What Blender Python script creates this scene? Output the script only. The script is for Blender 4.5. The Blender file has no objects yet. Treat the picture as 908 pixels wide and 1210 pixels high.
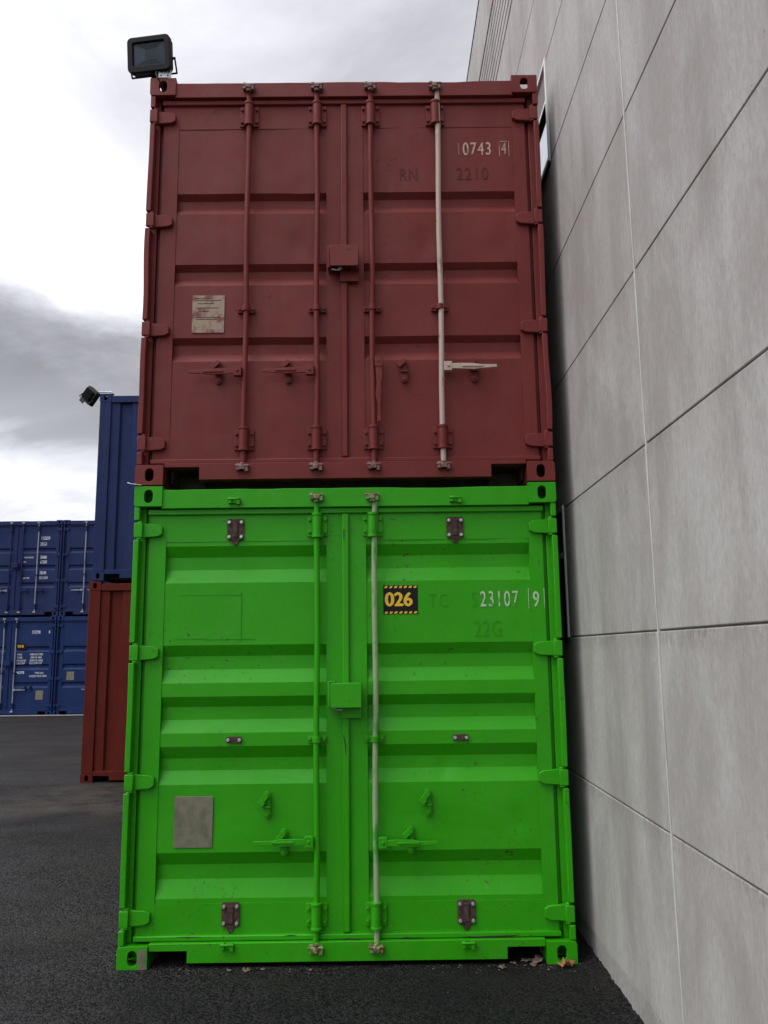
import bpy, bmesh, math, random
from mathutils import Vector, Matrix, noise as mnoise
R = math.radians
C = bpy.context.scene.collection
sc = bpy.context.scene
random.seed(7)

# ------------------------------------------------------------------ camera
cam_d = bpy.data.cameras.new('camera'); cam = bpy.data.objects.new('camera', cam_d); C.objects.link(cam)
sc.camera = cam
YAW, PIT, ROL = 0.00466240, 0.165953698, -0.0118707600
F = Vector((math.sin(YAW)*math.cos(PIT), math.cos(YAW)*math.cos(PIT), math.sin(PIT)))
Rt = Vector((math.cos(YAW), -math.sin(YAW), 0)); Up = Rt.cross(F)
R2 = Rt*math.cos(ROL)+Up*math.sin(ROL); U2 = -Rt*math.sin(ROL)+Up*math.cos(ROL)
cam.matrix_world = Matrix(((R2.x, U2.x, -F.x, 1.41893), (R2.y, U2.y, -F.y, -4.70710), (R2.z, U2.z, -F.z, 1.64224), (0, 0, 0, 1)))
cam_d.sensor_fit = 'VERTICAL'; cam_d.sensor_height = 36; cam_d.lens = 979.397/1210*36
cam_d.clip_start = 0.05; cam_d.clip_end = 2000

# ------------------------------------------------------------------ world
SUN_EL, SUN_AZ = 60, 245      # azimuth clockwise from +Y: behind the camera, to the left
w = bpy.data.worlds.new("World"); sc.world = w; w.use_nodes = True
nt = w.node_tree; nt.nodes.clear()
def wn(t, **k):
    n = nt.nodes.new(t)
    for a, b in k.items(): setattr(n, a, b)
    return n
def wmath(op, a, b=None, c=None, clamp=False):
    n = wn('ShaderNodeMath', operation=op, use_clamp=clamp)
    for i, v in enumerate((a, b, c)):
        if v is None: continue
        if isinstance(v, (int, float)): n.inputs[i].default_value = v
        else: nt.links.new(v, n.inputs[i])
    return n.outputs[0]
sky = wn('ShaderNodeTexSky', sky_type='NISHITA', sun_disc=False)
sky.sun_elevation = R(SUN_EL); sky.sun_rotation = R(SUN_AZ); sky.altitude = 50
bg1 = wn('ShaderNodeBackground'); bg1.inputs['Strength'].default_value = 0.10
nt.links.new(sky.outputs[0], bg1.inputs['Color'])
tc = wn('ShaderNodeTexCoord'); sep = wn('ShaderNodeSeparateXYZ'); nt.links.new(tc.outputs['Generated'], sep.inputs[0])
dx, dy, dz = sep.outputs
den = wmath('ADD', wmath('MAXIMUM', dz, 0.0), 0.22)
cx = wmath('DIVIDE', dx, den); cy = wmath('DIVIDE', dy, den)
cmb = wn('ShaderNodeCombineXYZ'); nt.links.new(cx, cmb.inputs[0]); nt.links.new(cy, cmb.inputs[1]); cmb.inputs[2].default_value = 3.7
n1 = wn('ShaderNodeTexNoise'); n1.inputs['Scale'].default_value = 1.9; n1.inputs['Detail'].default_value = 7; n1.inputs['Roughness'].default_value = 0.6; n1.inputs['Distortion'].default_value = 0.35
nt.links.new(cmb.outputs[0], n1.inputs['Vector'])
n2 = wn('ShaderNodeTexNoise'); n2.inputs['Scale'].default_value = 0.55; n2.inputs['Detail'].default_value = 3
nt.links.new(cmb.outputs[0], n2.inputs['Vector'])
cl = wmath('ADD', wmath('MULTIPLY', n1.outputs['Fac'], 0.62), wmath('MULTIPLY', n2.outputs['Fac'], 0.38))
# the layer's underside: a grey bank above a bright gap near the horizon, edges broken by the same noise
ez = wmath('ADD', dz, wmath('MULTIPLY', wmath('SUBTRACT', n1.outputs['Fac'], 0.5), 0.16))
ramp = wn('ShaderNodeValToRGB'); nt.links.new(ez, ramp.inputs[0])
els = ramp.color_ramp.elements
els[0].position = 0.0; els[0].color = (1, 1, 1, 1)
els[1].position = 1.0; els[1].color = (.85, .85, .85, 1)
for p, v in ((.205, 1.08), (.238, .78), (.262, .44), (.30, .36), (.345, .48), (.395, .97), (.49, 1.02), (.56, .80), (.66, .78)):
    e = els.new(p); e.color = (v, v, v, 1)
ramp2 = wn('ShaderNodeMapRange'); nt.links.new(cl, ramp2.inputs['Value'])
ramp2.inputs['From Min'].default_value = .38; ramp2.inputs['From Max'].default_value = .60
ramp2.inputs['To Min'].default_value = .62; ramp2.inputs['To Max'].default_value = 1.24
lum = wmath('MULTIPLY', ramp.outputs['Color'], ramp2.outputs[0])
# thinner cloud, hence brighter, towards the hidden sun high behind the camera
sd = Vector((math.sin(R(SUN_AZ))*math.cos(R(SUN_EL)), math.cos(R(SUN_AZ))*math.cos(R(SUN_EL)), math.sin(R(SUN_EL))))
dt = wn('ShaderNodeVectorMath', operation='DOT_PRODUCT'); nt.links.new(tc.outputs['Generated'], dt.inputs[0]); dt.inputs[1].default_value = sd
gl = wmath('POWER', wmath('MULTIPLY', wmath('ADD', dt.outputs['Value'], 1.0), 0.5), 3.0)
lum2 = wmath('MULTIPLY', lum, wmath('ADD', wmath('MULTIPLY', wmath('POWER', gl, 1.25), 3.5), 0.86))
tint = wn('ShaderNodeMix', data_type='RGBA', blend_type='MULTIPLY'); tint.inputs['Factor'].default_value = 1
nt.links.new(lum2, tint.inputs['A']); tint.inputs['B'].default_value = (.965, .97, 1.03, 1)
bg2 = wn('ShaderNodeBackground'); bg2.inputs['Strength'].default_value = 0.71
nt.links.new(tint.outputs['Result'], bg2.inputs['Color'])
mxw = wn('ShaderNodeMixShader'); mxw.inputs[0].default_value = 0.92
nt.links.new(bg1.outputs[0], mxw.inputs[1]); nt.links.new(bg2.outputs[0], mxw.inputs[2])
ow = wn('ShaderNodeOutputWorld'); nt.links.new(mxw.outputs[0], ow.inputs['Surface'])

sun_d = bpy.data.lights.new('sun', 'SUN'); sun_d.energy = 1.5; sun_d.angle = R(35); sun_d.color = (1, .97, .93)
sun = bpy.data.objects.new('sun', sun_d); C.objects.link(sun)
sun.rotation_euler = (-sd).to_track_quat('-Z', 'Y').to_euler()

sc.view_settings.view_transform = 'Standard'; sc.view_settings.look = 'None'
sc.view_settings.exposure = 0.0; sc.view_settings.gamma = 1; sc.view_settings.use_curve_mapping = False
sc.cycles.max_bounces = 6; sc.cycles.diffuse_bounces = 4; sc.cycles.use_denoising = True

# ------------------------------------------------------------------ material helper
class M:
    def __init__(s, name):
        s.m = bpy.data.materials.new(name); s.m.use_nodes = True
        s.t = s.m.node_tree; s.b = s.t.nodes['Principled BSDF']; s._tc = None
    def n(s, t, **k):
        n = s.t.nodes.new(t)
        for a, b in k.items(): setattr(n, a, b)
        return n
    def l(s, a, b): s.t.links.new(a, b)
    def co(s, scale=(1, 1, 1), space='Object', loc=(0, 0, 0)):
        if not s._tc: s._tc = s.n('ShaderNodeTexCoord'); s._g = s.n('ShaderNodeNewGeometry')
        mp = s.n('ShaderNodeMapping'); mp.inputs['Scale'].default_value = scale; mp.inputs['Location'].default_value = loc
        s.l(s._g.outputs['Position'] if space == 'World' else s._tc.outputs[space], mp.inputs[0]); return mp.outputs[0]
    def noise(s, sc_, det=4, rough=.55, vec=(1, 1, 1), dist=0, loc=(0, 0, 0), space='World'):
        n = s.n('ShaderNodeTexNoise'); n.inputs['Scale'].default_value = sc_; n.inputs['Detail'].default_value = det
        n.inputs['Roughness'].default_value = rough; n.inputs['Distortion'].default_value = dist
        s.l(s.co(vec, space, loc), n.inputs['Vector']); return n.outputs['Fac']
    def vor(s, sc_, feature='F1', out='Distance', vec=(1, 1, 1), space='World'):
        n = s.n('ShaderNodeTexVoronoi', feature=feature); n.inputs['Scale'].default_value = sc_
        s.l(s.co(vec, space), n.inputs['Vector']); return n.outputs[out]
    def rng(s, v, a, b, c=0, d=1):
        n = s.n('ShaderNodeMapRange'); s.l(v, n.inputs['Value'])
        for k, x in zip(('From Min', 'From Max', 'To Min', 'To Max'), (a, b, c, d)): n.inputs[k].default_value = x
        return n.outputs[0]
    def mix(s, f, a, b, mode='MIX'):
        n = s.n('ShaderNodeMix', data_type='RGBA', blend_type=mode)
        for k, v in (('Factor', f), ('A', a), ('B', b)):
            if isinstance(v, (int, float)): n.inputs[k].default_value = v if k == 'Factor' else (v, v, v, 1)
            elif isinstance(v, tuple): n.inputs[k].default_value = v if len(v) == 4 else (*v, 1)
            else: s.l(v, n.inputs[k])
        return n.outputs['Result']
    def math(s, op, a, b):
        n = s.n('ShaderNodeMath', operation=op)
        for i, v in enumerate((a, b)):
            if isinstance(v, (int, float)): n.inputs[i].default_value = v
            else: s.l(v, n.inputs[i])
        return n.outputs[0]
    def bump(s, h, strength, dist, prev=None):
        n = s.n('ShaderNodeBump'); n.inputs['Strength'].default_value = strength; n.inputs['Distance'].default_value = dist
        s.l(h, n.inputs['Height'])
        if prev is not None: s.l(prev, n.inputs['Normal'])
        return n.outputs[0]
    def set(s, col=None, rough=None, metal=None, normal=None, spec=None):
        for k, v in (('Base Color', col), ('Roughness', rough), ('Metallic', metal), ('Normal', normal), ('Specular IOR Level', spec)):
            if v is None: continue
            if isinstance(v, tuple): s.b.inputs[k].default_value = (*v, 1) if len(v) == 3 else v
            elif isinstance(v, (int, float)): s.b.inputs[k].default_value = v
            else: s.l(v, s.b.inputs[k])
        return s.m

def paint(name, col, col2, rust=(.05, .025, .015), chips=.70, rough=.45, bumpk=1.0, dust=.12, spec=.22):
    m = M(name)
    c = m.mix(m.rng(m.noise(1.7, 5, .6), .35, .68), col, col2)
    # dust and rain runs down the faces
    runs = m.noise(9, 5, .6, vec=(1, 1, .09))
    c = m.mix(m.math('MULTIPLY', m.rng(runs, .50, .75), dust), c, (.16, .15, .13))
    fine = m.noise(60, 4, .7)
    c = m.mix(m.math('MULTIPLY', m.rng(fine, .3, .7), .10), c, (.02, .02, .02))
    ch = m.noise(34, 6, .72, dist=.4); msk = m.noise(1.9, 3, .6, loc=(3, 1, 7))
    chv = m.math('MULTIPLY', m.rng(ch, chips, chips+.03), m.rng(msk, .5, .6))
    c = m.mix(chv, c, rust)
    r = m.rng(m.noise(6, 4, .6), .3, .7, rough-.08, rough+.14)
    b = m.bump(m.noise(5.5, 2, .5, loc=(5, 5, 5)), .35*bumpk, .012)
    b = m.bump(m.noise(38, 4, .6), .28*bumpk, .0022, b)
    b = m.bump(chv, .5, -.0012, b)
    m.set(c, r, 0, b, spec)
    return m.m
MG = paint('green_gloss_paint', (.026, .300, .002), (.031, .335, .003), chips=.61, rough=.40, dust=.05)
MR = paint('oxide_red_paint', (.142, .0215, .019), (.170, .027, .0245), chips=.60, rough=.5, dust=.07)
MB1 = paint('dark_blue_paint', (.012, .022, .082), (.017, .029, .10), chips=.66, rough=.5, dust=.06, spec=.13)
MB2 = paint('mid_blue_paint', (.009, .025, .095), (.012, .031, .115), chips=.68, rough=.5, dust=.05, spec=.13)
MO = paint('brick_red_paint', (.085, .0085, .005), (.11, .013, .008), chips=.66, rough=.55, dust=.05, spec=.12)

def worn(name, base, under, lo, hi, rough=.5, metal=0, vec=(1, 1, .25), sc_=14):
    m = M(name)
    f = m.rng(m.noise(sc_, 5, .65, vec=vec), lo, hi)
    c = m.mix(f, base, under)
    b = m.bump(m.noise(90, 3, .6), .3, .001)
    return m.set(c, rough, metal, b)
M_rodG = worn('green_paint_worn_off_rod', (.24, .34, .17), (.03, .25, .02), .52, .62)
M_rodG2 = worn('green_painted_rod', (.025, .34, .014), (.12, .27, .09), .62, .75)
M_rodR = worn('scuffed_bare_rod', (.42, .32, .27), (.13, .045, .038), .56, .66)
M_rodR2 = worn('red_painted_rod', (.115, .031, .028), (.20, .10, .08), .64, .8)
M_rodB = worn('galvanised_far_rod', (.26, .27, .30), (.04, .06, .13), .52, .7)
M_cam = worn('rust_stained_cam', (.16, .27, .07), (.10, .05, .03), .45, .55, vec=(1, 1, 1), sc_=40)
M_camR = worn('rust_stained_red_cam', (.20, .11, .085), (.09, .03, .026), .42, .58, vec=(1, 1, 1), sc_=40)
M_rust = worn('bare_rusty_steel', (.075, .040, .026), (.022, .014, .012), .42, .6, .8, vec=(1, 1, 1), sc_=45)
M_bolt = worn('zinc_bolt_head', (.50, .51, .50), (.4, .38, .34), .5, .8, .35, .6, (1, 1, 1), 60)
M_black = worn('black_rubber_seal', (.012, .012, .012), (.03, .028, .026), .5, .7, .7)
M_galv = worn('galvanised_steel', (.46, .49, .52), (.34, .36, .38), .4, .6, .4, .5, (1, 1, 1), 30)
M_plateG = worn('weathered_alloy_plate', (.20, .185, .13), (.13, .145, .085), .42, .62, .5, .3, (1, 1, .6), 22)
M_plateR = worn('paint_specked_plate', (.27, .20, .14), (.14, .04, .034), .47, .62, .5, .2, (1, 1, 1), 16)
M_wood = worn('container_floor_board', (.10, .07, .045), (.06, .045, .03), .4, .6, .8)
M_hous = worn('black_lamp_housing', (.008, .008, .010), (.014, .014, .016), .5, .7, .6); M_hous.node_tree.nodes['Principled BSDF'].inputs['Specular IOR Level'].default_value = .2
M_refl = M('lamp_reflector_metal').set((.13, .15, .18), .3, .6)
M_chip = M('led_chip_yellowed').set((.17, .185, .19), .5)
M_white = M('white_window_metal').set((.60, .60, .59), .4)
M_txtG = worn('faded_white_lettering', (.42, .55, .38), (.04, .30, .03), .56, .64, .5, 0, (1, 1, 1), 30)
M_txtG2 = M('overpainted_green_lettering').set((.022, .268, .002), .42, spec=.2)
M_txtR = worn('faded_white_lettering_on_red', (.44, .30, .26), (.12, .035, .03), .56, .66, .5, 0, (1, 1, 1), 30)
M_txtR2 = M('overpainted_red_lettering').set((.088, .018, .016), .5, spec=.2)
M_txtR4 = M('faint_white_lettering').set((.34, .21, .18), .5)
M_txtR3 = M('nearly_overpainted_lettering').set((.20, .075, .065), .5)
M_txtB = worn('white_stencil_lettering', (.60, .62, .66), (.2, .22, .3), .55, .7, .5, 0, (1, 1, 1), 30)
M_yel = M('sign_yellow_film').set((.72, .46, .02), .45)
M_blk = M('sign_black_film').set((.012, .011, .011), .6, spec=.15)
M_wire = M('white_plastic_wire').set((.5, .5, .48), .5)
M_leaf = worn('dead_leaf', (.34, .16, .06), (.20, .085, .03), .4, .6, .8, 0, (1, 1, 1), 40)
M_leaf2 = worn('pale_dead_leaf', (.17, .12, .085), (.07, .05, .035), .4, .6, .8, 0, (1, 1, 1), 40)

def glass(name, tint=(.02, .025, .03), op=.0):
    m = M(name); t = m.t
    g = m.n('ShaderNodeBsdfGlossy'); g.inputs['Roughness'].default_value = .03
    tr = m.n('ShaderNodeBsdfTransparent'); tr.inputs[0].default_value = (.75, .78, .8, 1)
    fr = m.n('ShaderNodeFresnel'); fr.inputs[0].default_value = 1.28
    mx = m.n('ShaderNodeMixShader'); m.l(fr.outputs[0], mx.inputs[0]); m.l(tr.outputs[0], mx.inputs[1]); m.l(g.outputs[0], mx.inputs[2])
    m.l(mx.outputs[0], t.nodes['Material Output'].inputs['Surface']); return m.m
M_glass = glass('clear_lamp_glass')
M_pane = M('coated_window_glass').set((.62, .66, .70), .05, 1.0)
M_blind = worn('brown_blind_panel', (.12, .085, .07), (.085, .06, .05), .4, .6, .5)

# asphalt
m = M('damp_asphalt')
cell = m.vor(88, 'F1', 'Color'); cd = m.vor(88)
c = m.mix(m.rng(cell, .22, .80), (.0025, .0025, .003), (.044, .042, .043))
c = m.mix(m.rng(m.noise(240, 2, .6), .62, .72), c, (.12, .115, .11))
c = m.mix(m.math('MULTIPLY', m.rng(m.noise(.8, 5, .6, dist=.5), .42, .66), .55), c, (.012, .012, .013))
br = m.n('ShaderNodeTexGradient', gradient_type='SPHERICAL')
mp = m.n('ShaderNodeMapping'); mp.inputs['Location'].default_value = (-.35*1, 1.75, 0); mp.inputs['Scale'].default_value = (.55, .95, 1)
if not m._tc: m.co()
m.l(m._g.outputs['Position'], mp.inputs[0]); m.l(mp.outputs[0], br.inputs[0])
moss = m.math('MULTIPLY', m.rng(br.outputs['Fac'], 0, .35), m.rng(m.noise(7, 6, .7), .35, .65))
c = m.mix(m.math('MULTIPLY', moss, .55), c, (.070, .048, .030))
far = m.math('MULTIPLY', m.rng(m.noise(.55, 6, .65, vec=(.5, 1.3, 1), dist=.8, loc=(2, 3, 0)), .46, .62), .5)
c = m.mix(far, c, (.040, .034, .029))
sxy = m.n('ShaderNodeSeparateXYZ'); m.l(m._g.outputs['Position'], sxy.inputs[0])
dark_side = m.math('MULTIPLY', m.rng(m.math('ADD', sxy.outputs['X'], m.rng(m.noise(1.6, 5, .6, loc=(8, 1, 1)), .3, .7, -.7, .7)), -.6, 1.5), m.rng(sxy.outputs['Y'], 3, -1))  # asphalt darker towards the wall side and near end, edge broken by noise
c = m.mix(m.math('MULTIPLY', dark_side, .55), c, (.004, .004, .0045))
br2 = m.n('ShaderNodeTexGradient', gradient_type='SPHERICAL'); mp2 = m.n('ShaderNodeMapping'); mp2.vector_type = 'TEXTURE'
mp2.inputs['Location'].default_value = (-1.7, 5.3, 0); mp2.inputs['Scale'].default_value = (1.6, 1.5, 1)
m.l(m._g.outputs['Position'], mp2.inputs[0]); m.l(mp2.outputs[0], br2.inputs[0])
c = m.mix(m.math('MULTIPLY', m.math('MULTIPLY', m.rng(br2.outputs['Fac'], 0, .5), m.rng(m.noise(3.2, 6, .7, loc=(3, 3, 3)), .38, .6)), .5), c, (.085, .068, .052))
r = m.rng(m.noise(.7, 5, .6, vec=(.6, 1.4, 1), dist=.6), .36, .64, .42, .85)
b = m.bump(cd, 1, -.007); b = m.bump(m.noise(3, 4, .5), .35, .03, b)
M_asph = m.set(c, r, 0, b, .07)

# concrete
def concrete(name, a, b_, dark, scratch=1.0):
    m = M(name)
    base = m.mix(m.rng(m.noise(1.5, 6, .62, vec=(1, 1.3, .6), dist=.5), .40, .58), a, b_)
    oi = m.n('ShaderNodeObjectInfo')
    base = m.mix(m.math('MULTIPLY', oi.outputs['Random'], .0), base, dark)
    streak = m.noise(5.5, 6, .62, vec=(1, 1, .11), dist=.25)
    base = m.mix(m.math('MULTIPLY', m.rng(streak, .48, .72), .42), base, dark)
    streak2 = m.noise(2.2, 5, .6, vec=(1, 1, .16), loc=(4, 9, 2))
    base = m.mix(m.math('MULTIPLY', m.rng(streak2, .50, .70), .30), base, tuple(x*1.22 for x in a))
    fine = m.noise(62, 5, .8, vec=(1, 1, .38))
    base = m.mix(m.math('MULTIPLY', m.rng(fine, .32, .68), .50*scratch), base, dark)
    sx_ = m.n('ShaderNodeSeparateXYZ'); m.l(m._g.outputs['Position'], sx_.inputs[0]); zz = sx_.outputs['Z']
    for jz, k_ in ((.92, .5), (1.71, .8), (2.492, .35), (3.275, .3), (4.032, .25)):
        a_ = m.math('MULTIPLY', m.rng(zz, jz-.09, jz-.006), m.math('LESS_THAN', zz, jz))
        sp_ = m.rng(m.noise(42, 5, .8, vec=(1, 1, .5), loc=(jz, 0, 0)), .42, .62)
        lg_ = m.rng(m.noise(1.3, 3, .6, loc=(0, jz*3, 0)), .35, .65)
        base = m.mix(m.math('MULTIPLY', m.math('MULTIPLY', a_, k_), m.math('MULTIPLY', sp_, lg_)), base, (.10, .075, .06))
    pore = m.math('MULTIPLY', m.rng(m.noise(75, 3, .5, loc=(1, 2, 3)), .70, .74), m.rng(m.noise(2.2, 3, .5, loc=(7, 2, 1)), .42, .62))
    base = m.mix(pore, base, (.09, .085, .08))
    bb = m.bump(fine, .55*scratch, .0035); bb = m.bump(m.noise(2.5, 3, .5), .3, .01, bb); bb = m.bump(pore, .8, -.003, bb)
    return m.set(base, .82, 0, bb, .25)
M_conc = concrete('weathered_precast_concrete', (.47, .455, .435), (.355, .33, .312), (.225, .20, .188))
M_conc2 = concrete('rough_footing_concrete', (.44, .42, .40), (.35, .33, .315), (.20, .19, .18), 1.6)
M_seal = worn('pale_joint_sealant', (.58, .55, .52), (.45, .42, .39), .45, .65, .7)
M_jd = M('dark_joint_shadow_gap').set((.17, .16, .15), .9)

# ------------------------------------------------------------------ mesh helpers
class MB:
    def __init__(s): s.b = bmesh.new()
    def box(s, x0, x1, y0, y1, z0, z1, mat=None):
        vs = [s.b.verts.new((x, y, z)) for x in (x0, x1) for y in (y0, y1) for z in (z0, z1)]
        if mat: 
            for v in vs: v.co = mat @ v.co
        for f in ((0, 1, 3, 2), (4, 6, 7, 5), (0, 4, 5, 1), (2, 3, 7, 6), (0, 2, 6, 4), (1, 5, 7, 3)):
            s.b.faces.new([vs[i] for i in f])
        return s
    def prism(s, poly, y0, y1, mat=None):      # poly in x,z, extruded along y
        a = [s.b.verts.new((x, y0, z)) for x, z in poly]; c = [s.b.verts.new((x, y1, z)) for x, z in poly]
        if mat:
            for v in a+c: v.co = mat @ v.co
        n = len(poly); s.b.faces.new(a); s.b.faces.new(c[::-1])
        for i in range(n): s.b.faces.new((a[i], c[i], c[(i+1) % n], a[(i+1) % n]))
        return s
    def tube(s, p0, p1, r, n=14, r1=None, cap=True):
        p0, p1 = Vector(p0), Vector(p1); d = (p1-p0).normalized(); r1 = r if r1 is None else r1
        u = d.orthogonal().normalized(); v = d.cross(u)
        A = [s.b.verts.new(p0+(u*math.cos(t)+v*math.sin(t))*r) for t in [2*math.pi*i/n for i in range(n)]]
        B = [s.b.verts.new(p1+(u*math.cos(t)+v*math.sin(t))*r1) for t in [2*math.pi*i/n for i in range(n)]]
        for i in range(n): s.b.faces.new((A[i], A[(i+1) % n], B[(i+1) % n], B[i]))
        if cap: s.b.faces.new(A[::-1]); s.b.faces.new(B)
        return s
    def path(s, pts, r, n=8):
        for a, b in zip(pts, pts[1:]): s.tube(a, b, r, n)
        return s
    def quad(s, *p): s.b.faces.new([s.b.verts.new(q) for q in p]); return s
    def build(s, name, mat, parent=None, bev=0, loc=None, sharp=32):
        bmesh.ops.recalc_face_normals(s.b, faces=s.b.faces)
        me = bpy.data.meshes.new(name); s.b.to_mesh(me); s.b.free()
        for p in me.polygons: p.use_smooth = True
        me.set_sharp_from_angle(angle=R(sharp))
        me.materials.append(mat)
        o = bpy.data.objects.new(name, me); C.objects.link(o)
        if parent: o.parent = parent
        if loc: o.location = loc
        if bev:
            b = o.modifiers.new('edge', 'BEVEL'); b.width = bev; b.segments = 2; b.limit_method = 'ANGLE'; b.angle_limit = R(40)
        return o
def tag(o, label=None, cat=None, group=None, kind=None):
    for k, v in (('label', label), ('category', cat), ('group', group), ('kind', kind)):
        if v: o[k] = v
    return o
def thing(name, loc, label, cat, group=None, rot=(0, 0, 0)):
    o = bpy.data.objects.new(name, None); C.objects.link(o); o.location = loc; o.rotation_euler = rot; o.empty_display_size = .2
    return tag(o, label, cat, group)
def label(o, t): o['label'] = t; return o

def flat_curve(splines, depth, bevel=0):
    cu = bpy.data.curves.new('c', 'CURVE'); cu.dimensions = '2D'; cu.fill_mode = 'BOTH'
    cu.extrude = depth/2; cu.bevel_depth = bevel; cu.bevel_resolution = 1; cu.offset = -bevel
    for pts in splines:
        sp = cu.splines.new('POLY'); sp.points.add(len(pts)-1); sp.use_cyclic_u = True
        for p, q in zip(sp.points, pts): p.co = (q[0], q[1], 0, 1)
    o = bpy.data.objects.new('c', cu); C.objects.link(o)
    dg = bpy.context.evaluated_depsgraph_get(); me = bpy.data.meshes.new_from_object(o.evaluated_get(dg))
    bpy.data.objects.remove(o); bpy.data.curves.remove(cu); return me
def text_mesh(body, size, depth=.001, xs=1.0, bold=0, spacing=1.0):
    cu = bpy.data.curves.new('t', 'FONT'); cu.body = body; cu.size = size; cu.extrude = depth; cu.offset = bold; cu.space_character = spacing
    o = bpy.data.objects.new('t', cu); C.objects.link(o)
    dg = bpy.context.evaluated_depsgraph_get(); me = bpy.data.meshes.new_from_object(o.evaluated_get(dg))
    bpy.data.objects.remove(o); bpy.data.curves.remove(cu)
    for v in me.vertices: v.co = (v.co.x*xs, -v.co.z, v.co.y)
    return me
def join_meshes(items):       # items: (mesh, matrix)
    b = bmesh.new()
    for me, mt in items:
        n0 = len(b.verts); b.from_mesh(me); b.verts.ensure_lookup_table()
        for v in b.verts[n0:]: v.co = mt @ v.co
    out = MB(); out.b.free(); out.b = b; return out
DOORK = {}
def sheet_k(x, z, x0, rz, ry_, dents):
    k = .0055*mnoise.noise(Vector((x*3.1+x0*7, z*3.1+rz*3, ry_)))
    for (ex, ez_, er, ed) in dents:
        q = ((x-ex)**2+(z-ez_)**2)/er**2
        if q < 6: k += ed*math.exp(-q)
    return k
def writing(name, lines, mat, parent, y):      # lines: (text, x, z, size, xs, bold, spacing)
    it = []
    for (s_, x, z, size, xs, bold, sp) in lines:
        offs = [(0, 0)] if bold < .0005 else [(-bold, 0), (bold, 0), (0, bold*.6), (0, -bold*.6)]
        for k, (ox, oz) in enumerate(offs):
            it.append((text_mesh(s_, size, .0006, xs, 0, sp), Matrix.Translation((x+ox, y-k*.0002, z+oz))))
    b = join_meshes(it)
    if parent.name in DOORK:       # print lies on the dented sheet, or on the flat frame beside it
        x0, rz, ry_, dents, px0, px1 = DOORK[parent.name]
        for v in b.b.verts: v.co.y += (sheet_k(v.co.x, v.co.z, x0, rz, ry_, dents)+.004 if px0 < v.co.x < px1 else 0)+DY-y-.0014
    return b.build(name, mat, parent)
def stad(cx, cz, w_, h_, n=8):
    r = w_/2; pts = []
    for i in range(n+1): a = math.pi*i/n; pts.append((cx+r*math.cos(a), cz+(h_/2-r)+r*math.sin(a)))
    for i in range(n+1): a = math.pi+math.pi*i/n; pts.append((cx+r*math.cos(a), cz-(h_/2-r)+r*math.sin(a)))
    return pts
def rrect(x0, x1, z0, z1, r=(.0, .0, .0, .0), n=5):    # radii for BL,BR,TR,TL
    out = []
    for (cx_, cz_, a0, rr) in ((x0, z0, 180, r[0]), (x1, z0, 270, r[1]), (x1, z1, 0, r[2]), (x0, z1, 90, r[3])):
        if rr <= 0: out.append((cx_, cz_)); continue
        ox = cx_+rr if cx_ == x0 else cx_-rr; oz = cz_+rr if cz_ == z0 else cz_-rr
        for i in range(n+1):
            a = R(a0+90*i/n); out.append((ox+rr*math.cos(a), oz+rr*math.sin(a)))
    return out

CW, CL, CH = 2.438, 6.058, 2.591
# casting for the near-left-bottom corner in its own frame, mirrored for the others
def casting_mesh():
    W_, D_, H_ = .162, .178, .118
    xf = flat_curve([rrect(0, W_, 0, H_, (.006, 0, 0, .018)), stad(.082, .059, .050, .078)], .022, .002)
    for v in xf.vertices: v.co = (v.co.x, .013+v.co.z, v.co.y)
    xs_ = flat_curve([rrect(.004, D_, 0, H_), stad(.092, .059, .052, .078)], .018, .0)
    for v in xs_.vertices: v.co = (.011+v.co.z, v.co.x+.018, v.co.y)
    zt = flat_curve([rrect(.021, W_-.001, .024, D_+.01), [(p[1]+.0, p[0]+.0) for p in stad(.100, .085, .060, .115)][::-1]], .0145, 0)
    for v in zt.vertices: v.co = (v.co.x, v.co.y, .009+v.co.z)
    b = join_meshes([(xf, Matrix()), (xs_, Matrix()), (zt, Matrix())])
    b.box(.021, W_-.001, .024, D_+.01, H_-.016, H_-.0015)
    b.box(W_-.018, W_-.0015, .024, D_+.01, .017, H_-.017); b.box(.021, W_-.019, D_-.01, D_+.009, .017, H_-.017)
    return b
_cm = None
def add_castings(root, mat, front_mats=None):
    global _cm
    if _cm is None:
        _cm = {}
        b = casting_mesh(); me = bpy.data.meshes.new('corner_casting'); b.b.to_mesh(me); b.b.free()
        for fx in (0, 1):
            for fy in (0, 1):
                for fz in (0, 1):
                    bb = bmesh.new(); bb.from_mesh(me)
                    for v in bb.verts:
                        if fx: v.co.x = CW-v.co.x
                        if fy: v.co.y = CL-v.co.y
                        if fz: v.co.z = CH-v.co.z
                    # the far-end frames keep ISO height; rounded corner stays outermost
                    _cm[(fx, fy, fz)] = bb
        # top castings need their rounded corner at the top: they are mirrored, so it is already right
    for k, bb in _cm.items():
        s = MB(); s.b.free(); s.b = bb.copy(); s.build('corner_casting', mat, root)

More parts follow.
